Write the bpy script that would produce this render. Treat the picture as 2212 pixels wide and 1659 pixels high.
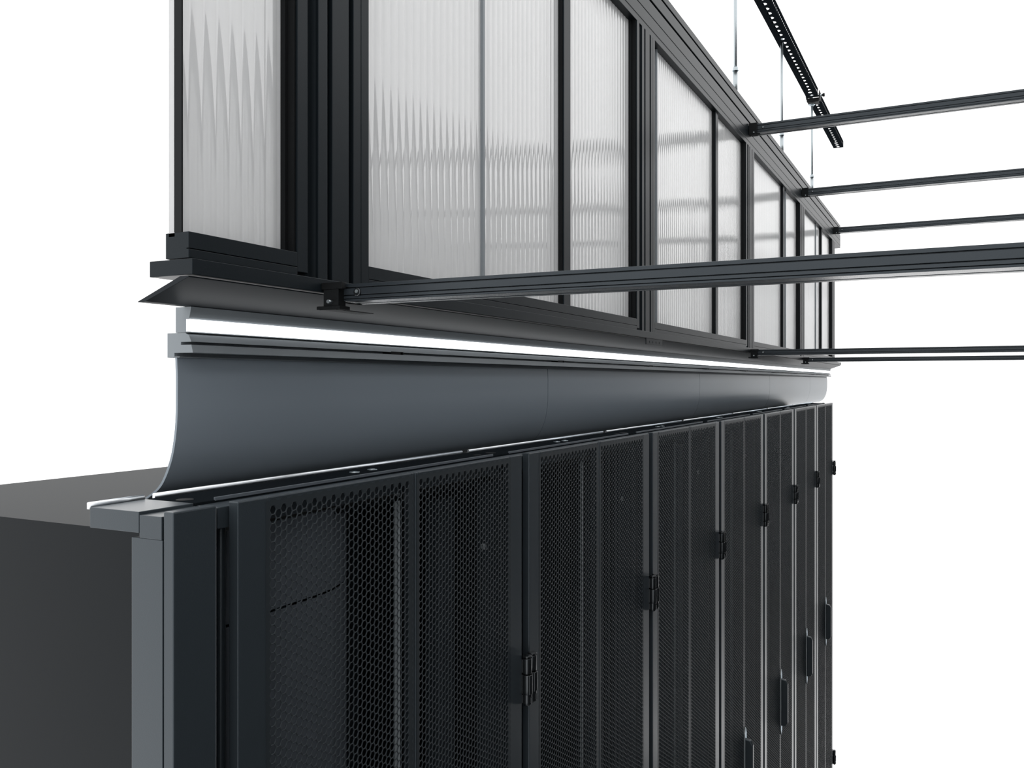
import bpy, math, random
import numpy as np
from mathutils import Vector

for o in list(bpy.data.objects):
    bpy.data.objects.remove(o)
S = bpy.context.scene
COL = S.collection
PI = math.pi
random.seed(4)

# ------------------------------------------------------------------ camera
CZ = 2.27                      # eye height; heights h below are measured from it
cam_d = bpy.data.cameras.new('camera')
cam = bpy.data.objects.new('camera', cam_d)
COL.objects.link(cam)
cam.location = (0, 0, CZ)
cam.rotation_euler = (PI / 2, 0, math.radians(26.94))
cam_d.sensor_width = 36
cam_d.sensor_fit = 'HORIZONTAL'
cam_d.lens = 30.945
cam_d.shift_x = 0.00023
cam_d.shift_y = -0.00235
cam_d.clip_start = 0.02
S.camera = cam

# ------------------------------------------------------------------ world and exposure
W = bpy.data.worlds.new('white_hall')
S.world = W
W.use_nodes = True
bg = W.node_tree.nodes['Background']
bg.inputs['Color'].default_value = (1, 1, 1, 1)
bg.inputs['Strength'].default_value = 1.6
S.view_settings.view_transform = 'Standard'
S.view_settings.look = 'None'
S.view_settings.gamma = 1
S.view_settings.exposure = 0
S.view_settings.use_curve_mapping = False
LED_STRENGTH = 2.8

# ------------------------------------------------------------------ materials
def principled(name, col, rough, metal=0.0, spec=0.5, grain=0.0, scale=1500, coat=0.0, var=0.0, tint=(0.84, 0.93, 1.0)):
    m = bpy.data.materials.new(name)
    m.use_nodes = True
    nt = m.node_tree
    b = nt.nodes['Principled BSDF']
    b.inputs['Base Color'].default_value = (*col, 1)
    b.inputs['Roughness'].default_value = rough
    b.inputs['Metallic'].default_value = metal
    b.inputs['Specular IOR Level'].default_value = spec
    b.inputs['Coat Weight'].default_value = coat
    b.inputs['Specular Tint'].default_value = (*tint, 1)
    tc = nt.nodes.new('ShaderNodeTexCoord')
    n = nt.nodes.new('ShaderNodeTexNoise')
    n.inputs['Scale'].default_value = scale
    n.inputs['Detail'].default_value = 3
    nt.links.new(tc.outputs['Object'], n.inputs['Vector'])
    if grain:
        bp = nt.nodes.new('ShaderNodeBump')
        bp.inputs['Strength'].default_value = grain
        bp.inputs['Distance'].default_value = 0.0004
        nt.links.new(n.outputs['Fac'], bp.inputs['Height'])
        nt.links.new(bp.outputs['Normal'], b.inputs['Normal'])
    if var:
        mr = nt.nodes.new('ShaderNodeMapRange')
        mr.inputs['To Min'].default_value = rough - var
        mr.inputs['To Max'].default_value = rough + var
        nt.links.new(n.outputs['Fac'], mr.inputs['Value'])
        nt.links.new(mr.outputs['Result'], b.inputs['Roughness'])
    return m

M = {}
M['frame'] = principled('dark_aluminium', (0.0080, 0.0110, 0.0135), 0.36, spec=0.15, grain=0.15, scale=900)
M['beam'] = principled('beam_aluminium', (0.020, 0.0245, 0.029), 0.24, spec=0.4, grain=0.35, scale=900)
M['rail'] = principled('grey_profile', (0.20, 0.22, 0.235), 0.42, spec=0.5, grain=0.15, scale=900)
M['fascia'] = principled('blue_grey_panel', (0.215, 0.25, 0.285), 0.33, spec=0.6, var=0.02, scale=300)
M['soffit'] = principled('soffit_paint', (0.009, 0.011, 0.0135), 0.45, spec=0.15, grain=0.1, scale=900)
M['rack'] = principled('powder_coat', (0.028, 0.035, 0.041), 0.29, spec=0.45, grain=0.2, scale=1100)
M['sheet'] = principled('perforated_steel', (0.022, 0.027, 0.031), 0.40, spec=0.32)
M['roof'] = principled('black_roof_paint', (0.008, 0.010, 0.012), 0.60, spec=0.0, var=0.03)
M['pale'] = principled('pale_zinc', (0.40, 0.44, 0.46), 0.5, var=0.05, scale=300)
M['inside'] = principled('black_interior', (0.005, 0.006, 0.007), 0.55, spec=0.15, var=0.05)
M['cover'] = principled('equipment_cover', (0.085, 0.097, 0.112), 0.5, spec=0.4, grain=0.1)
M['black'] = principled('black_rubber', (0.004, 0.004, 0.004), 0.6, spec=0.2, var=0.03)
M['hinge'] = principled('black_gloss_metal', (0.010, 0.011, 0.012), 0.22, spec=0.6, coat=0.3, var=0.03)
M['steel'] = principled('zinc_steel', (0.40, 0.44, 0.46), 0.35, metal=1.0, var=0.05, scale=200)
M['bright'] = principled('bright_edge_trim', (0.80, 0.83, 0.86), 0.30, metal=1.0, var=0.03, scale=200)
M['alu'] = principled('brushed_aluminium', (0.62, 0.66, 0.68), 0.35, metal=1.0, var=0.05, scale=400)
M['floor'] = principled('raised_floor', (0.42, 0.43, 0.44), 0.5, spec=0.4, var=0.05, scale=40)

def emit(name, col, s):
    m = bpy.data.materials.new(name)
    m.use_nodes = True
    nt = m.node_tree
    nt.nodes.clear()
    e = nt.nodes.new('ShaderNodeEmission')
    e.inputs['Color'].default_value = (*col, 1)
    e.inputs['Strength'].default_value = s
    o = nt.nodes.new('ShaderNodeOutputMaterial')
    nt.links.new(e.outputs[0], o.inputs[0])
    return m
M['led'] = emit('led_diffuser', (0.97, 0.985, 1.0), LED_STRENGTH)

def glazing():
    m = bpy.data.materials.new('fluted_opal_sheet')
    m.use_nodes = True
    nt = m.node_tree
    nt.nodes.clear()
    out = nt.nodes.new('ShaderNodeOutputMaterial')
    tr = nt.nodes.new('ShaderNodeBsdfTranslucent')
    tr.inputs['Color'].default_value = (0.965, 0.975, 0.985, 1)
    df = nt.nodes.new('ShaderNodeBsdfDiffuse')
    df.inputs['Color'].default_value = (0.88, 0.89, 0.90, 1)
    mx = nt.nodes.new('ShaderNodeMixShader')
    # rib highlights and shading painted into the colour: paler line at every joint
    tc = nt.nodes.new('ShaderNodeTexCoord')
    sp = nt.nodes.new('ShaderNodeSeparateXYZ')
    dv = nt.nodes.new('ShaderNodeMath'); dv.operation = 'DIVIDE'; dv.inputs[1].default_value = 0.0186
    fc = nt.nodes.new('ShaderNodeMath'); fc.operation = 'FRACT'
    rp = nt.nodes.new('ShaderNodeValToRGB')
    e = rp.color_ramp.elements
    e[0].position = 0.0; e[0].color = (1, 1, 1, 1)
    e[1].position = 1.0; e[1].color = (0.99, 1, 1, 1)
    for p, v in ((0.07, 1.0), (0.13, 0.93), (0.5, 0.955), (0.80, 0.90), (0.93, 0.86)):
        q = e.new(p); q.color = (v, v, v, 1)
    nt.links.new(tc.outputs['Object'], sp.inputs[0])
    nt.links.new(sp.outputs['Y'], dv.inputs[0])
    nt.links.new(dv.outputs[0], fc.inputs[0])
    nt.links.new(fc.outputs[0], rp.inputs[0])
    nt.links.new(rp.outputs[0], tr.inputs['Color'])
    mx.inputs[0].default_value = 0.60
    gl = nt.nodes.new('ShaderNodeBsdfGlossy')
    gl.inputs['Roughness'].default_value = 0.035
    gl.inputs['Color'].default_value = (1, 1, 1, 1)
    fr = nt.nodes.new('ShaderNodeFresnel')
    fr.inputs['IOR'].default_value = 1.85
    m2 = nt.nodes.new('ShaderNodeMixShader')
    nt.links.new(df.outputs[0], mx.inputs[1])
    nt.links.new(tr.outputs[0], mx.inputs[2])
    nt.links.new(fr.outputs[0], m2.inputs[0])
    nt.links.new(mx.outputs[0], m2.inputs[1])
    nt.links.new(gl.outputs[0], m2.inputs[2])
    nt.links.new(m2.outputs[0], out.inputs[0])
    return m
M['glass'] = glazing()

# ------------------------------------------------------------------ mesh helpers
class MB:
    def __init__(s):
        s.v = []; s.f = []; s.sm = []
    def box(s, x0, x1, y0, y1, z0, z1):
        b = len(s.v)
        s.v += [(x, y, z) for x in (x0, x1) for y in (y0, y1) for z in (z0, z1)]
        for q in ((0, 1, 3, 2), (4, 6, 7, 5), (0, 4, 5, 1), (2, 3, 7, 6), (0, 2, 6, 4), (1, 5, 7, 3)):
            s.f.append(tuple(b + i for i in q)); s.sm.append(False)
        return s
    def prism(s, pts, axis, a0, a1, smooth=False):
        """pts: 2D outline; axis 'y': pts=(x,z); 'z': pts=(x,y); 'x': pts=(y,z)"""
        b = len(s.v); n = len(pts)
        for a in (a0, a1):
            for p, q in pts:
                s.v.append({'y': (p, a, q), 'z': (p, q, a), 'x': (a, p, q)}[axis])
        for i in range(n):
            j = (i + 1) % n
            s.f.append((b + i, b + j, b + n + j, b + n + i)); s.sm.append(smooth)
        s.f.append(tuple(b + i for i in range(n))[::-1]); s.sm.append(False)
        s.f.append(tuple(b + n + i for i in range(n))); s.sm.append(False)
        return s
    def cyl(s, c, axis, r, a0, a1, n=20, r1=None):
        """cylinder along axis from a0 to a1; c = the other two coordinates in xyz order"""
        b = len(s.v); r1 = r if r1 is None else r1
        for a, rr in ((a0, r), (a1, r1)):
            for i in range(n):
                t = 2 * PI * i / n
                p, q = c[0] + rr * math.cos(t), c[1] + rr * math.sin(t)
                s.v.append({'y': (p, a, q), 'z': (p, q, a), 'x': (a, p, q)}[axis])
        for i in range(n):
            j = (i + 1) % n
            s.f.append((b + i, b + j, b + n + j, b + n + i)); s.sm.append(True)
        s.f.append(tuple(b + i for i in range(n))[::-1]); s.sm.append(False)
        s.f.append(tuple(b + n + i for i in range(n))); s.sm.append(False)
        return s
    def build(s, name, mat, parent=None, bevel=0, seg=2):
        me = bpy.data.meshes.new(name)
        me.from_pydata(s.v, [], s.f)
        me.polygons.foreach_set('use_smooth', s.sm)
        me.materials.append(M[mat])
        import bmesh
        bm = bmesh.new(); bm.from_mesh(me)
        bmesh.ops.recalc_face_normals(bm, faces=bm.faces)
        bm.to_mesh(me); bm.free()
        o = bpy.data.objects.new(name, me)
        COL.objects.link(o)
        if parent: o.parent = parent
        if bevel:
            md = o.modifiers.new('bevel', 'BEVEL')
            md.width = bevel; md.segments = seg; md.limit_method = 'ANGLE'
            md.angle_limit = math.radians(50)
            md.use_clamp_overlap = True
        return o

def empty(name, loc=(0, 0, 0), rz=0):
    o = bpy.data.objects.new(name, None)
    COL.objects.link(o)
    o.location = loc; o.rotation_euler = (0, 0, rz)
    o.empty_display_size = 0.05
    return o

def tag(o, label=None, cat=None, group=None, kind=None):
    if label: o['label'] = label
    if cat: o['category'] = cat
    if group: o['group'] = group
    if kind: o['kind'] = kind
    return o

KIDS = {}
def children(o):
    return [c for c in bpy.data.objects if c.parent == o]
def copy_tree(o, parent=None):
    c = o.copy(); COL.objects.link(c); c.parent = parent
    for ch in children(o):
        copy_tree(ch, c)
    return c

def notched(a0, a1, front, back, notches):
    """outline in (x, a): front face at x=front from a0 to a1, notches (a, b, depth) cut into it, back at x=back"""
    sg = 1 if front < back else -1
    pts = [(front, a0)]
    for (p, q, d) in notches:
        pts += [(front, p), (front + sg * d, p), (front + sg * d, q), (front, q)]
    pts += [(front, a1), (back, a1), (back, a0)]
    return pts

def zz(pts, s):
    """(D, h) outline to world (x, z) for the row on side s (+1: left row seen in the picture, -1: facing row)"""
    return [(-s * d, CZ + h) for d, h in pts]

# ------------------------------------------------------------------ floor
fl = MB().box(-1.65, 1.65, -1.0, 5.0, -0.05, 0.0).box(0.575, 1.65, 5.0, 9.2, -0.05, 0.0).build('floor', 'floor')
tag(fl, kind='structure')

# ------------------------------------------------------------------ server rack (local: front face of doors x=0, interior towards -x, centre y=0, z from floor)
FD = 0.5765                    # distance of the door plane from the aisle's middle
TOP = CZ - 0.108               # top edge of the doors
BOT = 0.06
PITCH = 0.0087
def sheet_mesh(name, y0, y1, z0, z1):
    a = PITCH / math.sqrt(3)           # circumradius of a cell, flat top and bottom
    dx = 1.5 * a
    nc = int((y1 - y0) / dx); nr = int((z1 - z0) / PITCH)
    ang = np.radians(np.arange(6) * 60)
    cy, cz, solid = [], [], []
    for i in range(-1, nc + 1):
        for j in range(-1, nr + 1):
            cy.append(y0 + a + i * dx); cz.append(z1 - PITCH / 2 - j * PITCH - (PITCH / 2 if i % 2 else 0))
            solid.append(i < 0 or i >= nc or j < 0 or j >= nr)
    cy = np.array(cy); cz = np.array(cz); solid = np.array(solid)
    ho, hi = a * 1.0, a * 0.918
    t = 0.0013
    oy, oz = np.cos(ang), np.sin(ang)
    hy, hz = cy[~solid], cz[~solid]
    n = len(hy)
    V = np.zeros((n, 18, 3))
    for k, (r, x) in enumerate(((ho, 0.0), (hi, 0.0), (hi, -t))):
        V[:, k * 6:(k + 1) * 6, 0] = x
        V[:, k * 6:(k + 1) * 6, 1] = hy[:, None] + r * oy[None]
        V[:, k * 6:(k + 1) * 6, 2] = hz[:, None] + r * oz[None]
    F = []
    for i in range(6):
        j = (i + 1) % 6
        F.append((i, j, 6 + j, 6 + i)); F.append((6 + i, 6 + j, 12 + j, 12 + i))
    F = np.array(F)
    faces = (F[None] + (np.arange(n) * 18)[:, None, None]).reshape(-1, 4)
    V = V.reshape(-1, 3)
    sy, sz = cy[solid], cz[solid]; m = len(sy)
    V2 = np.zeros((m, 6, 3)); V2[:, :, 1] = sy[:, None] + ho * oy; V2[:, :, 2] = sz[:, None] + ho * oz
    V2[:, :, 2] = np.clip(V2[:, :, 2], z0 - 0.006, z1 + 0.0060); V2[:, :, 1] = np.clip(V2[:, :, 1], y0 - 0.005, y1 + 0.005)
    base = len(V)
    F2 = []
    for q in ((0, 1, 2, 3), (0, 3, 4, 5)):
        F2.append(np.array(q)[None] + (np.arange(m) * 6)[:, None] + base)
    allv = np.vstack([V, V2.reshape(-1, 3)])
    allf = np.vstack([faces] + F2)
    me = bpy.data.meshes.new(name)
    me.vertices.add(len(allv)); me.vertices.foreach_set('co', allv.ravel())
    me.loops.add(allf.size); me.loops.foreach_set('vertex_index', allf.ravel().astype(np.int32))
    me.polygons.add(len(allf))
    me.polygons.foreach_set('loop_start', np.arange(0, allf.size, 4, dtype=np.int32))
    me.polygons.foreach_set('loop_total', np.full(len(allf), 4, dtype=np.int32))
    me.update(); me.validate()
    me.materials.append(M['sheet'])
    return me

def leaf(parent, sgn):
    """one door leaf; sgn=-1 the leaf towards -y"""
    o0, o1 = sgn * 0.0015, sgn * 0.2875
    p0, p1 = sgn * 0.0085, sgn * 0.2475      # perforated field
    ya, yb = sorted((o0, o1))
    pa, pb = sorted((p0, p1))
    zt = TOP - 0.0085
    zb = BOT + 0.012
    e = empty('door'); e.parent = parent
    m = MB()
    m.box(-0.012, -0.0002, ya, pa - 0.0012, BOT, TOP)
    m.box(-0.012, -0.0002, pb + 0.0012, yb, BOT, TOP)
    m.box(-0.012, -0.0002, pa - 0.0012, pb + 0.0012, zt + 0.0012, TOP)
    m.box(-0.012, -0.0002, pa - 0.0012, pb + 0.0012, BOT, zb - 0.001)
    fr = m.build('door_frame', 'rack', e, bevel=0.0012)
    sh = bpy.data.objects.new('perforated_sheet', sheet_mesh('perforated_sheet', pa, pb, zb, zt))
    COL.objects.link(sh); sh.parent = e
    for hz in (CZ - 0.4047, CZ - 1.888):
        y = sgn * 0.2915
        x = 0.0065
        h = MB()
        h.cyl((x, y), 'z', 0.0066, hz - 0.0275, hz - 0.0045, 24)
        h.cyl((x, y), 'z', 0.0050, hz - 0.0045, hz - 0.0022, 24)
        h.cyl((x, y), 'z', 0.0072, hz - 0.0022, hz - 0.0006, 24)
        h.cyl((x, y), 'z', 0.0072, hz - 0.0006, hz, 24, 0.0045)
        h.box(-0.010, x, y - 0.005, y + 0.005, hz - 0.026, hz - 0.006)
        h.cyl((x, y), 'z', 0.0066, hz - 0.0720, hz - 0.0570, 24)
        h.cyl((x, y), 'z', 0.0045, hz - 0.0745, hz - 0.0720, 24, 0.006)
        h.box(-0.010, x, y - 0.005, y + 0.005, hz - 0.071, hz - 0.058)
        h.box(x, x + 0.0078, y - 0.0022, y + 0.0022, hz - 0.070, hz - 0.061)
        h.cyl((x, y), 'z', 0.0042, hz - 0.0572, hz - 0.0270, 24)
        # the fixed leaf between the knuckles
        h.box(-0.008, x + 0.0074, y - 0.0066, y + 0.0030, hz - 0.0565, hz - 0.0280)
        h.cyl((x + 0.001, y - 0.001), 'z', 0.0078, hz - 0.0565, hz - 0.0280, 12)
        h.build('hinge', 'hinge', e, bevel=0.0006)
    return e

def make_rack():
    r = empty('server_rack')
    # cabinet shell
    m = MB()
    zt = TOP - 0.004
    m.box(-0.60, -0.020, -0.2985, -0.2965, 0.0, zt - 0.03)
    m.box(-0.60, -0.020, 0.2965, 0.2985, 0.0, zt - 0.03)
    m.box(-0.602, -0.600, -0.2985, 0.2985, 0.0, zt - 0.03)
    m.box(-0.60, -0.020, -0.2965, 0.2965, 0.0, 0.05)
    m.box(-0.60, -0.0405, -0.2965, 0.2965, zt - 0.035, zt - 0.03)
    m.build('cabinet_shell', 'inside', r)
    # front frame: rounded uprights and the top member
    m = MB()
    for sg in (-1, 1):
        m.box(-0.075, -0.040, sg * 0.2985, sg * 0.2825, 0.0, TOP - 0.024)
        m.cyl((-0.030, sg * 0.2790), 'z', 0.0045, 0.0, TOP - 0.024, 20)
        m.box(-0.060, -0.030, sg * 0.2835, sg * 0.2745, 0.0, TOP - 0.024)
    m.box(-0.0405, -0.0140, -0.2985, 0.2985, TOP - 0.024, TOP - 0.0045)
    m.box(-0.050, -0.0140, -0.2985, 0.2985, 0.0, BOT - 0.004)
    m.build('front_frame', 'rack', r, bevel=0.0008)
    # roof with the raised front rib
    m = MB()
    m.box(-0.1025, -0.041, -0.2985, 0.2985, TOP - 0.020, TOP - 0.0020)
    m.build('roof_panel', 'roof', r, bevel=0.0006)
    m = MB().box(-0.0425, -0.0405, -0.2755, 0.2730, TOP - 0.003, TOP + 0.0004)
    m.build('roof_rib', 'cover', r, bevel=0.0004)
    m = MB().prism([(-0.1030, TOP - 0.004), (-0.1030, TOP + 0.0012), (-0.1045, TOP + 0.0022), (-0.1062, TOP + 0.0016), (-0.1062, TOP - 0.004)],
                   'y', -0.2900, 0.2900, smooth=True)
    m.build('edge_trim', 'bright', r)
    for y in (-0.018, 0.018):
        MB().cyl((-0.075, y), 'z', 0.0062, TOP - 0.0022, TOP - 0.0010, 20).cyl((-0.075, y), 'z', 0.0036, TOP - 0.001, TOP - 0.0004, 6).build('roof_bolt', 'steel', r)
    for gy, gr in ((-0.288, 0.008), (0.27, 0.006)):
        MB().cyl((-0.066, gy), 'z', gr, TOP - 0.0022, TOP - 0.0016, 24).build('cable_grommet', 'black', r)
    # inner mounting uprights and the slim aluminium rail
    m = MB()
    m.box(-0.105, -0.085, -0.262, -0.225, 0.06, TOP - 0.06)
    m.box(-0.105, -0.085, 0.190, 0.235, 0.06, TOP - 0.06)
    m.box(-0.30, -0.29, -0.28, 0.28, 0.06, TOP - 0.06)
    m.build('mounting_upright', 'rack', r, bevel=0.001)
    m = MB().box(-0.0500, -0.0450, 0.0300, 0.0355, 0.08, TOP - 0.027)
    m.build('inner_rail', 'pale', r, bevel=0.0004)
    m = MB().cyl((0.266, CZ - 0.245), 'x', 0.0046, -0.055, -0.050, 20)
    m.build('inner_bolt', 'pale', r, bevel=0.0008)
    for sg in (-1, 1):
        leaf(r, sg)
    # swing handle over the meeting line of the two leaves
    hz0, hz1 = CZ - 1.245, CZ - 1.075
    h = MB()
    yc = 0.004
    h.prism([(yc - 0.011, hz0 - 0.016), (yc, hz0 - 0.034), (yc + 0.009, hz0 - 0.016), (yc + 0.009, hz1 + 0.016), (yc, hz1 + 0.034), (yc - 0.011, hz1 + 0.016)],
            'x', 0.0, 0.004)
    ee = empty('handle'); ee.parent = r
    h.build('handle_plate', 'alu', ee, bevel=0.001)
    h = MB()
    h.prism([(0.003, hz0), (0.020, hz0 + 0.002), (0.026, hz0 + 0.014), (0.026, hz1 - 0.016), (0.019, hz1 - 0.003), (0.003, hz1)],
            'y', yc - 0.008, yc + 0.008)
    h.build('grip', 'rack', ee, bevel=0.003, seg=3)
    return r

PROTO = make_rack()
rack_labels = [
    'nearest black server cabinet, hexagonal mesh showing a grey cover behind it',
    'second black mesh-door server cabinet from the left, nearest hinge pair at its left edge',
    'third black mesh-door server cabinet, between the second and fourth in the row',
    'fourth black mesh-door server cabinet, its left edge hinge about mid height',
    'fifth black mesh-door server cabinet, only the tip of its handle showing low down',
    'sixth black mesh-door server cabinet with its dark bar handle fully showing',
    'farthest black server cabinet at the right end, handle cut by the picture edge',
]
racks = []
for k in range(7):
    r = PROTO if k == 0 else copy_tree(PROTO)
    r.location = (-FD, 0.8805 + 0.6 * k, 0)
    tag(r, rack_labels[k], 'server cabinet', 'mesh-door server cabinets in the row')
    racks.append(r)
for k in range(16):
    r = copy_tree(PROTO)
    r.location = (FD, -0.3195 + 0.6 * k, 0); r.rotation_euler = (0, 0, PI)
    tag(r, 'black mesh-door server cabinet in the facing row across the aisle', 'server cabinet', 'server cabinets of the facing row')
# grey cover panels behind the nearest door only
m = MB()
def cov(z0, z1):
    pts = [(-0.036, -0.268), (-0.036, -0.135)]
    for i in range(1, 9):
        t = i / 8 * PI / 2.1
        pts.append((-0.036 - 0.20 * (1 - math.cos(t)), -0.135 + 0.17 * math.sin(t)))
    back = [(x - 0.002, y) for x, y in reversed(pts)]
    m.prism(pts + back, 'z', z0, z1)
cov(CZ - 0.228, TOP - 0.032)
cov(0.08, CZ - 0.231)
m.build('equipment_cover', 'cover', PROTO)

# door edge of the next cabinet along, built only as a narrow strip
fp = empty('cabinet_edge', (-FD, 0.5490, 0))
MB().box(-0.012, -0.0002, -0.029, 0.0185, BOT, TOP).build('panel', 'rack', fp, bevel=0.0012)
m = MB().box(-0.0405, -0.0140, -0.029, 0.0305, TOP - 0.024, TOP - 0.0045)
m.box(-0.1025, -0.041, -0.029, 0.0305, TOP - 0.020, TOP - 0.0020).box(-0.075, -0.045, 0.0105, 0.0305, 0.0, TOP - 0.024)
m.box(-0.05, -0.013, -0.029, 0.0085, 0.0, TOP - 0.024)
m.build('support_frame', 'rack', fp, bevel=0.0006)
MB().prism([(-0.1030, TOP - 0.004), (-0.1030, TOP + 0.0012), (-0.1045, TOP + 0.0022), (-0.1062, TOP + 0.0016), (-0.1062, TOP - 0.004)],
           'y', -0.029, 0.030, smooth=True).build('edge_trim', 'bright', fp)
tag(fp, 'narrow dark door edge of the next server cabinet, left of the nearest one', 'panel')

# ------------------------------------------------------------------ curved fascia panels, light line, profiles: builders for a side
def smooth_curve(pts, n=6):
    out = []
    P = [pts[0]] + pts + [pts[-1]]
    for i in range(1, len(P) - 2):
        p0, p1, p2, p3 = [np.array(P[i + k]) for k in (-1, 0, 1, 2)]
        for j in range(n):
            t = j / n
            out.append(tuple(0.5 * ((2 * p1) + (-p0 + p2) * t + (2 * p0 - 5 * p1 + 4 * p2 - p3) * t * t + (-p0 + 3 * p1 - 3 * p2 + p3) * t ** 3)))
    out.append(tuple(pts[-1]))
    return out

def curved_panel(s, y0, y1, label, group):
    c = smooth_curve([(0.7612, 0.0262), (0.760, 0.006), (0.760, -0.014), (0.7604, -0.038), (0.7628, -0.061), (0.7685, -0.085), (0.7790, -0.107), (0.790, -0.120), (0.808, -0.131)])
    b = [(d + 0.003, h + 0.001) for d, h in reversed(c)]
    m = MB().prism(zz(c + b, s), 'y', y0 + 0.0011, y1 - 0.0011, smooth=True)
    o = m.build('curved_panel', 'fascia', None)
    md = o.modifiers.new('edges', 'EDGE_SPLIT'); md.split_angle = math.radians(40)
    c2 = [(d + 0.0032, h + 0.0008) for d, h in c]
    b2 = [(d + 0.0045, h + 0.0016) for d, h in reversed(c)]
    MB().prism(zz(c2 + b2, s), 'y', y1 - 0.012, y1 + 0.010, smooth=True).build('joint_strip', 'black', o)
    return tag(o, label, 'panel', group)

def side(s, Y0w, Y0f, Y1, first):
    lab = lambda a, b: a if first else b + ' on the facing side of the aisle'
    # --- profile rail below the light
    pr = empty('profile_rail', (0, 0, 0))
    body = [(0.7385, 0.0430), (0.7420, 0.0505), (0.748, 0.0530), (0.775, 0.0530), (0.775, 0.0262), (0.7560, 0.0262), (0.7560, 0.0274),
            (0.764, 0.0274), (0.764, 0.0312), (0.7360, 0.0312), (0.7385, 0.0400), (0.754, 0.0400), (0.754, 0.0430)]
    MB().prism(zz(body, s), 'y', Y0f, Y1).build('rail', 'rail', pr, bevel=0.0004)
    y = 1.085
    while y < Y1 and first:
        c = MB()
        a, b = sorted((-s * 0.7385, -s * 0.760))
        c.box(a, b, y - 0.02, y + 0.012, CZ + 0.0395, CZ + 0.0440)
        c.box(a - 0.001, b, y + 0.004, y + 0.010, CZ + 0.0370, CZ + 0.0440)
        c.build('clip', 'black', pr, bevel=0.0004)
        y += 0.6
    tag(pr, lab('long grey grooved rail with small black clips under the white light line', 'grooved grey rail'), 'rail')
    # --- light
    ls = empty('linear_light', (0, 0, 0))
    c = [(0.7385 + 0.0015 * (1 - math.sin(PI * i / 8)), 0.0545 + 0.0130 * i / 8) for i in range(9)] + [(0.746, 0.0675), (0.746, 0.0545)]
    MB().prism(zz(c, s), 'y', Y0f, Y1).build('diffuser', 'led', ls)
    hs = [(0.7425, 0.0532), (0.7425, 0.0543), (0.7465, 0.0543), (0.7465, 0.0676), (0.7420, 0.0676), (0.7402, 0.0740), (0.7388, 0.0810), (0.762, 0.0810), (0.762, 0.0532)]
    MB().prism(zz(hs, s), 'y', Y0f, Y1).build('housing', 'rail', ls)
    tag(ls, lab('long glowing white light line running the whole row under the glazed wall', 'glowing light line'), 'light')
    # --- soffit between light and sill
    sf = [(0.7430, 0.0812), (0.7385, 0.0817), (0.6780, 0.1035), (0.6780, 0.1048), (0.690, 0.1048), (0.742, 0.0850), (0.7500, 0.0820), (0.750, 0.0812)]
    so = MB().prism(zz(sf, s), 'y', Y0w - 0.002, Y1).build('soffit_strip', 'soffit', None, bevel=0.0005)
    tag(so, lab('dark sloping strip between the white light line and the window sill', 'dark sloping strip'), 'panel')
    # --- sill
    sl = empty('sill_rail', (0, 0, 0))
    a, b = sorted((-s * 0.675, -s * 0.735))
    MB().box(a, b, Y0w, Y1, CZ + 0.1061, CZ + 0.1222).build('sill', 'frame', sl, bevel=0.0006)
    if first:
        p = MB()
        ys = [2.050, 2.072, 2.0755, 2.0985, 2.102, 2.125, 2.1285, 2.1515, 2.155, 2.180]
        p.box(-0.678, -0.676, 2.050, 2.180, CZ + 0.0905, CZ + 0.0950)
        p.box(-0.678, -0.676, 2.050, 2.180, CZ + 0.1000, CZ + 0.1061)
        for i in range(0, 10, 2):
            p.box(-0.678, -0.676, ys[i], ys[i + 1], CZ + 0.0950, CZ + 0.1000)
        p.build('joining_plate', 'soffit', sl)
    tag(sl, lab('long dark sill rail carrying the posts and ribbed panes', 'dark sill rail'), 'rail')
    # --- top rail
    zt = [(0.904, 0.906, 0.002), (0.9390, 0.9460, 0.008), (0.9770, 0.9830, 0.008)]
    out = notched(0.873, 1.002, 0.680, 0.735, zt)
    tr = MB().prism(zz(out, s), 'y', Y0w, Y1)
    tr.prism(zz([(0.681, 0.857), (0.681, 0.873), (0.735, 0.873), (0.735, 0.857)], s), 'y', Y0w, Y1)
    t = tr.build('top_rail', 'frame', None, bevel=0.0008)
    tag(t, lab('black grooved top rail sloping away above the ribbed panes', 'black grooved top rail'), 'rail')

def zbox(m, s, d0, d1, y0, y1, h0, h1):
    a, b = sorted((-s * d0, -s * d1))
    m.box(a, b, y0, y1, CZ + h0, CZ + h1)
    return m

H0, H1 = 0.149, 0.857
def post(s, yo, label, group):
    """post set; yo: offset along the row (0 = nearest)"""
    pts = notched(0.8298 + yo, 0.9135 + yo, -s * 0.680, -s * 0.735, [(0.8470 + yo, 0.8560 + yo, 0.013), (0.8887 + yo, 0.8981 + yo, 0.013)])
    # notched() digs towards 'back', whichever side that lies on
    m = MB().prism(pts, 'z', CZ + 0.1222, CZ + 0.8568)
    n = 6
    cc = [(-s * (0.684 + 0.014 * math.sin(PI * i / n)), 0.8110 + yo + 0.0188 * i / n) for i in range(n + 1)]
    cc += [(-s * 0.735, 0.8298 + yo), (-s * 0.735, 0.8110 + yo)]
    m.prism(cc, 'z', CZ + 0.1222, CZ + 0.8568)
    o = m.build('post', 'frame', None, bevel=0.0006)
    return tag(o, label, 'post', group)

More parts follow.
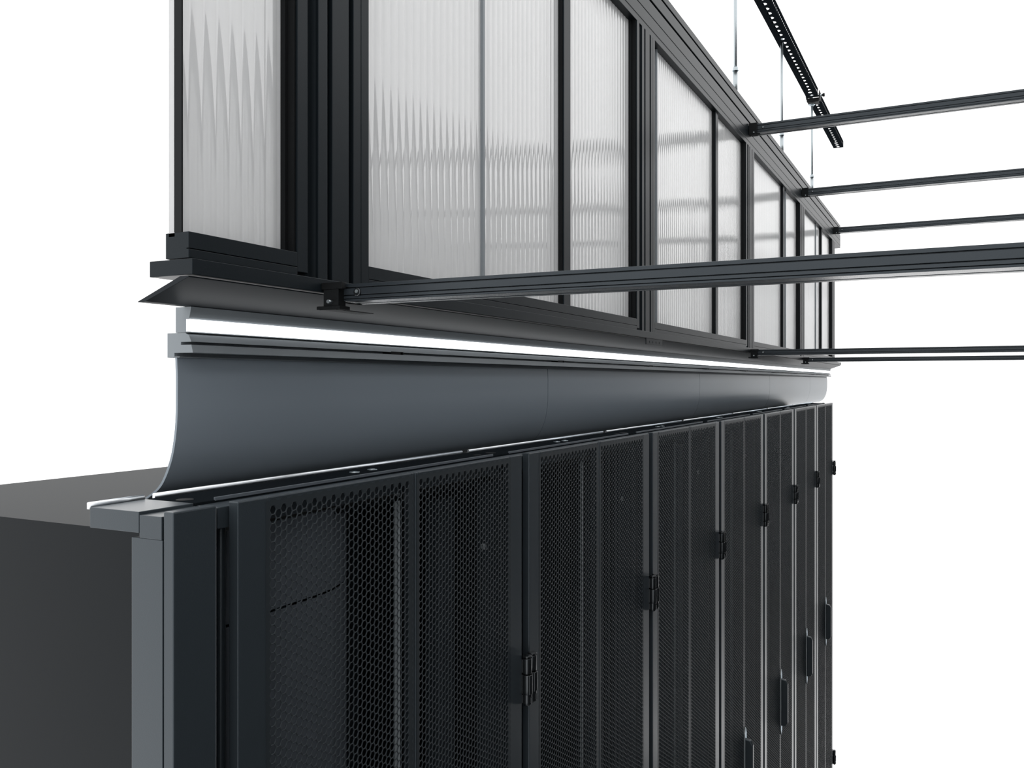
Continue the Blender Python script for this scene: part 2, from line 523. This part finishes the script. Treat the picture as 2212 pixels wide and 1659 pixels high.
RP = 0.0186
def pane(s, y0, y1, parent):
    n = 8
    k0 = math.floor(y0 / RP)
    ys = []
    y = k0 * RP
    while y < y1 + RP:
        for i in range(n):
            yy = y + RP * i / n
            if y0 <= yy <= y1: ys.append(yy)
        y += RP
    ys = [y0] + [q for q in ys if y0 + 1e-5 < q < y1 - 1e-5] + [y1]
    def dd(q):
        f = (q / RP) % 1.0
        return 0.6994 - 0.0009 * (1 - (2 * f - 1) ** 2)
    front = [(-s * dd(q), q) for q in ys]
    back = [(-s * 0.7075, q) for q in (y1, y0)]
    m = MB().prism(front + back, 'z', CZ + H0 - 0.004, CZ + H1 - 0.0004, smooth=True)
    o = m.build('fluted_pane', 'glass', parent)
    md = o.modifiers.new('edges', 'EDGE_SPLIT'); md.split_angle = math.radians(50)
    return o

def bay(s, y0, y1, mull, joint, label, group, stile_l=True):
    e = empty('glazed_panel', (0, 0, 0))
    m = MB()
    if stile_l: zbox(m, s, 0.680, 0.735, y0 - 0.0160, y0, 0.1230, 0.8568)
    m2 = zbox(MB(), s, 0.6802, 0.735, y1 + 0.0004, y1 + 0.0180, 0.1270, 0.8568)
    for a in (m2,):
        m.v, m.f, m.sm = m.v + a.v, m.f + [tuple(i + len(m.v) for i in f) for f in a.f], m.sm + a.sm
    m.prism(zz(notched(0.1230, H0, 0.680, 0.712, [(0.1318, 0.1326, 0.003)]), s), 'y', y0, y1)
    m.build('frame', 'frame', e, bevel=0.0004)
    g = MB()
    zbox(g, s, 0.6830, 0.700, y1 - 0.0030, y1, H0, H1)
    zbox(g, s, 0.6920, 0.700, y1 - 0.0075, y1 - 0.0030, H0, H1)
    g.build('gasket', 'black', e)
    zbox(MB(), s, 0.690, 0.700, y0, y0 + 0.002, H0, H1).build('gasket', 'black', e)
    cuts = []
    if mull:
        zbox(MB(), s, 0.6870, 0.735, mull[0], mull[1], H0, H1).build('mullion', 'frame', e, bevel=0.0006)
        zbox(MB(), s, 0.6900, 0.700, mull[0] - 0.002, mull[0], H0, H1).build('mullion_gasket', 'black', e)
        cuts.append(mull)
    if joint:
        zbox(MB(), s, 0.6935, 0.709, joint - 0.003, joint + 0.003, H0, H1).build('sheet_joiner', 'rail', e, bevel=0.0004)
        cuts.append((joint - 0.003, joint + 0.003))
    a = y0
    for c in sorted(cuts):
        pane(s, a, c[0], e); a = c[1]
    pane(s, a, y1, e)
    return tag(e, label, 'window panel', group)

def cross_beam(yc, h0, h1, label, group, lower=True):
    """box profile spanning the aisle between two posts, brackets at both ends"""
    e = empty('cross_beam', (0, 0, 0))
    L = 0.655
    hh = h1 - h0
    k = hh / 0.0203
    n0 = yc - 0.0225; n1 = yc + 0.0225
    def nz(q): return CZ + h0 + q * k
    prof = [(n0, nz(0)), (n0, nz(.0022)), (n0 + .003, nz(.0022)), (n0 + .003, nz(.0030)), (n0, nz(.0030)), (n0, nz(.0062)), (n0 + .004, nz(.0062)), (n0 + .004, nz(.0074)),
            (n0, nz(.0074)), (n0, nz(.0150)), (n0 + .004, nz(.0150)), (n0 + .004, nz(.0164)), (n0, nz(.0164)), (n0, nz(.0203)), (n1, nz(.0203)), (n1, nz(0)),
            (yc + .010, nz(0)), (yc + .010, nz(.003)), (yc + .004, nz(.003)), (yc + .004, nz(0))]
    MB().prism(prof, 'x', -L, L).build('beam', 'beam', e, bevel=0.0004)
    for s in (1, -1):
        m = MB()
        zbox(m, s, 0.655, 0.6745 if lower else 0.679, yc - 0.020, yc + 0.020, h0 - 0.001, h1 - 0.001)
        if lower:
            zbox(m, s, 0.650, 0.672, yc - 0.033, yc - 0.019, h0 - 0.006, h0 + 0.014)
            zbox(m, s, 0.646, 0.680, yc - 0.036, yc - 0.016, h0 - 0.010, h0 - 0.006)
            zbox(m, s, 0.644, 0.6745, yc - 0.034, yc - 0.027, h0 + 0.014, h0 + 0.022)
            zbox(m, s, 0.652, 0.676, yc - 0.036, yc + 0.040, h0 - 0.0105, h0 - 0.0095)
        else:
            zbox(m, s, 0.650, 0.679, yc - 0.030, yc - 0.0225, h0 - 0.006, h1 + 0.003)
            zbox(m, s, 0.640, 0.655, yc - 0.029, yc - 0.0225, h0 - 0.008, h0 - 0.003)
        m.build('bracket', 'black', e, bevel=0.0008)
        x = -s * 0.630
        MB().cyl((x, CZ + (h0 + h1) / 2), 'y', 0.0050, n0 - 0.0022, n0 + 0.002, 20).build('bolt', 'hinge', e, bevel=0.0010)
        MB().cyl((x, CZ + (h0 + h1) / 2 + 0.0008), 'y', 0.0022, n0 - 0.0030, n0 - 0.002, 6).build('bolt_socket', 'steel', e)
        MB().cyl((-s * 0.660, CZ + h0 - 0.001), 'y', 0.0022, yc - 0.040, yc - 0.030, 12).build('clamp_screw', 'steel', e)
    return tag(e, label, 'beam', group)

# the seen side
side(1, 0.632, 0.69, 6.0, True)
fs = [(0.69, 1.661, 'nearest and longest-looking curved blue-grey panel above the racks at left'),
      (1.661, 2.861, 'second curved blue-grey panel above the racks, between the two clearest seams'),
      (2.861, 4.061, 'third curved blue-grey panel above the racks, right of the second seam'),
      (4.061, 5.261, 'fourth curved blue-grey panel above the racks, near the right picture edge'),
      (5.261, 6.0, 'farthest curved blue-grey panel, a sliver at the right picture edge')]
for a, b, l in fs: curved_panel(1, a, b, l, 'curved panels above the cabinets')
plabels = ['widest-looking black grooved post at left with the big beam bracket at its foot',
           'second black grooved post, above the slotted joining plate',
           'third black grooved post, where the nearer small upper beam meets',
           'fourth black grooved post, second from the right picture edge',
           'farthest black grooved post just beyond the right picture edge']
for k in range(5): post(1, 1.2 * k, plabels[k], 'posts between the ribbed panes')
bay(1, 0.632, 0.7928, None, None, 'ribbed white pane in black frame at the far left, cut by the picture edge', 'ribbed panes of the wall', stile_l=False)
blabels = ['largest ribbed white pane in black frame, between the first and second posts',
           'ribbed white pane with a mullion, between the second and third posts',
           'ribbed white pane with thin mullion, between the third and fourth posts',
           'farthest ribbed white pane in black frame at the right picture edge']
joints = [1.265, 2.192, 4.080, 5.02]
for k in range(4):
    d = 1.2 * k
    bay(1, 0.9303 + d, 1.9928 + d, (1.577 + d, 1.609 + d), joints[k], blabels[k], 'ribbed panes of the wall')

# the facing side (reflected in panes and panels, completes the aisle)
side(-1, -0.62, -0.62, 9.6, False)
for a, b in ((-0.62, 0.461), (0.461, 1.661), (1.661, 2.861), (2.861, 4.061), (4.061, 5.261), (5.261, 6.461), (6.461, 7.661), (7.661, 8.861), (8.861, 9.6)):
    curved_panel(-1, a, b, 'curved blue-grey panel on the facing side of the aisle', 'curved panels of the facing side')
for k in range(-1, 8): post(-1, 1.2 * k, 'black grooved post on the facing side of the aisle', 'posts of the facing side')
for k in range(-1, 7):
    d = 1.2 * k
    bay(-1, 0.9303 + d, 1.9928 + d, (1.577 + d, 1.609 + d), None, 'ribbed white pane on the facing side of the aisle', 'ribbed panes of the facing side')

cross_beam(0.8625, 0.0950, 0.1153, 'big dark grooved beam crossing the whole picture in front of the panes', 'lower cross beams')
cross_beam(3.2625, 0.0950, 0.1153, 'lower dark beam leaving the foot of the third post at right', 'lower cross beams')
cross_beam(4.4625, 0.0950, 0.1153, 'farther lower dark beam leaving the foot of the fourth post', 'lower cross beams')
cross_beam(5.6625, 0.9000, 0.9330, 'upper black beam beyond the right picture edge', 'upper cross beams', False)
cross_beam(3.2625, 0.9000, 0.9330, 'nearer upper black beam leaving the top rail at upper right', 'upper cross beams', False)
cross_beam(4.4625, 0.9000, 0.9330, 'farther upper black beam leaving the top rail at right edge', 'upper cross beams', False)

# ------------------------------------------------------------------ hanger rods and the perforated channel
def rod(y, label):
    e = empty('hanger_rod', (-0.700, y, CZ + 1.002))
    t = 0.52
    MB().cyl((0, 0), 'z', 0.0056, 0.09, t, 16).build('rod', 'steel', e)
    MB().cyl((0, 0), 'z', 0.0078, 0.006, 0.088, 20).build('sleeve', 'steel', e)
    MB().cyl((0, 0), 'z', 0.0088, 0.0905, 0.101, 6).cyl((0, 0), 'z', 0.0115, 0.088, 0.0905, 24).build('coupling_nut', 'steel', e, bevel=0.0004)
    MB().cyl((0, 0), 'z', 0.0105, 0.003, 0.006, 24).cyl((0, 0), 'z', 0.006, 0.0, 0.003, 12).build('base_washer', 'steel', e, bevel=0.0004)
    return tag(e, label, 'rod', 'steel hanger rods above the wall')
rod(3.110, 'left-hand steel hanger rod, thick sleeve just above the top rail')
rod(4.017, 'middle steel hanger rod passing behind the upper beam')
rod(4.911, 'right-hand steel hanger rod hanging from the perforated channel bracket')

def channel(y0, y1, label):
    """U channel, open side up, round holes in the base, slots in both flanges"""
    e = empty('perforated_channel', (-0.690, 0, CZ + 1.500))
    w, hgt, t = 0.0295, 0.038, 0.0016
    pitch = 0.050
    m = MB()
    def holed(P, u0, u1, v0, v1, cu, cv, ru, rv, n=16):
        # plate cell with an oval hole; P maps (u, v, side)
        ring = []
        for i in range(n):
            a = 2 * PI * (i + 0.5) / n
            c, s_ = math.cos(a), math.sin(a)
            k = min(((u1 - cu) if c > 0 else (cu - u0)) / max(abs(c), 1e-6), ((v1 - cv) if s_ > 0 else (cv - v0)) / max(abs(s_), 1e-6))
            ring.append(((cu + c * k, cv + s_ * k), (cu + ru * c, cv + rv * s_)))
        # corners are added by snapping the nearest ring points
        for cx_, cy_ in ((u0, v0), (u0, v1), (u1, v0), (u1, v1)):
            j = min(range(n), key=lambda q: (ring[q][0][0] - cx_) ** 2 + (ring[q][0][1] - cy_) ** 2)
            ring[j] = ((cx_, cy_), ring[j][1])
        b = len(m.v)
        for o_, i_ in ring:
            m.v += [P(*o_, 0), P(*i_, 0), P(*o_, 1), P(*i_, 1)]
        for i in range(n):
            j = (i + 1) % n
            a0, a1 = b + 4 * i, b + 4 * j
            m.f += [(a0, a1, a1 + 1, a0 + 1), (a0 + 2, a0 + 3, a1 + 3, a1 + 2), (a0 + 1, a1 + 1, a1 + 3, a0 + 3)]
            m.sm += [False, False, False]
    y = y0
    while y + pitch <= y1 + 1e-6:
        holed(lambda u, v, s_: (v, u, t * s_), y, y + pitch, -w, w, y + pitch / 2, 0, 0.0130, 0.0098)
        for sg in (-1, 1):
            holed(lambda u, v, s_, sg=sg: (sg * (w - t * s_), u, v), y, y + pitch / 2, 0, hgt, y + pitch / 4, hgt * .5, 0.0085, 0.0120, 12)
            holed(lambda u, v, s_, sg=sg: (sg * (w - t * s_), u, v), y + pitch / 2, y + pitch, 0, hgt, y + pitch * .75, hgt * .5, 0.0085, 0.0120, 12)
        y += pitch
    # turned-in lips
    for sg in (-1, 1):
        a, b = sorted((sg * w, sg * (w - 0.010)))
        m.box(a, b, y0, y, hgt, hgt + t)
    m.build('channel', 'roof', e)
    return tag(e, label, 'channel', 'perforated channels')
channel(3.0, 4.870, 'black perforated channel slanting down from the top, above its bracket')
channel(4.935, 6.0, 'lower farther black perforated channel beyond the clamp bracket')
cb = empty('channel_bracket', (-0.690, 4.902, CZ + 1.500))
m = MB()
m.box(-0.031, 0.031, -0.034, 0.034, -0.004, -0.001).box(-0.034, -0.031, -0.034, 0.034, -0.004, 0.036).box(0.031, 0.034, -0.034, 0.034, -0.004, 0.036)
m.box(-0.031, 0.031, -0.030, -0.027, -0.018, -0.004).box(-0.028, 0.028, -0.030, 0.020, -0.021, -0.018)
m.build('clamp', 'black', cb, bevel=0.0008)
MB().cyl((0, 0.018), 'x', 0.006, -0.040, 0.046, 16).build('clamp_bolt', 'steel', cb)
MB().cyl((0, 0.018), 'x', 0.0095, 0.046, 0.056, 6).build('bolt_head', 'black', cb, bevel=0.0006)
MB().cyl((-0.010, 0.009), 'z', 0.017, -0.0245, -0.021, 24).cyl((-0.010, 0.009), 'z', 0.009, -0.031, -0.0245, 6).build('nut', 'steel', cb, bevel=0.0006)
tag(cb, 'black clamp bracket with side bolt joining the perforated channel to its rod', 'bracket')
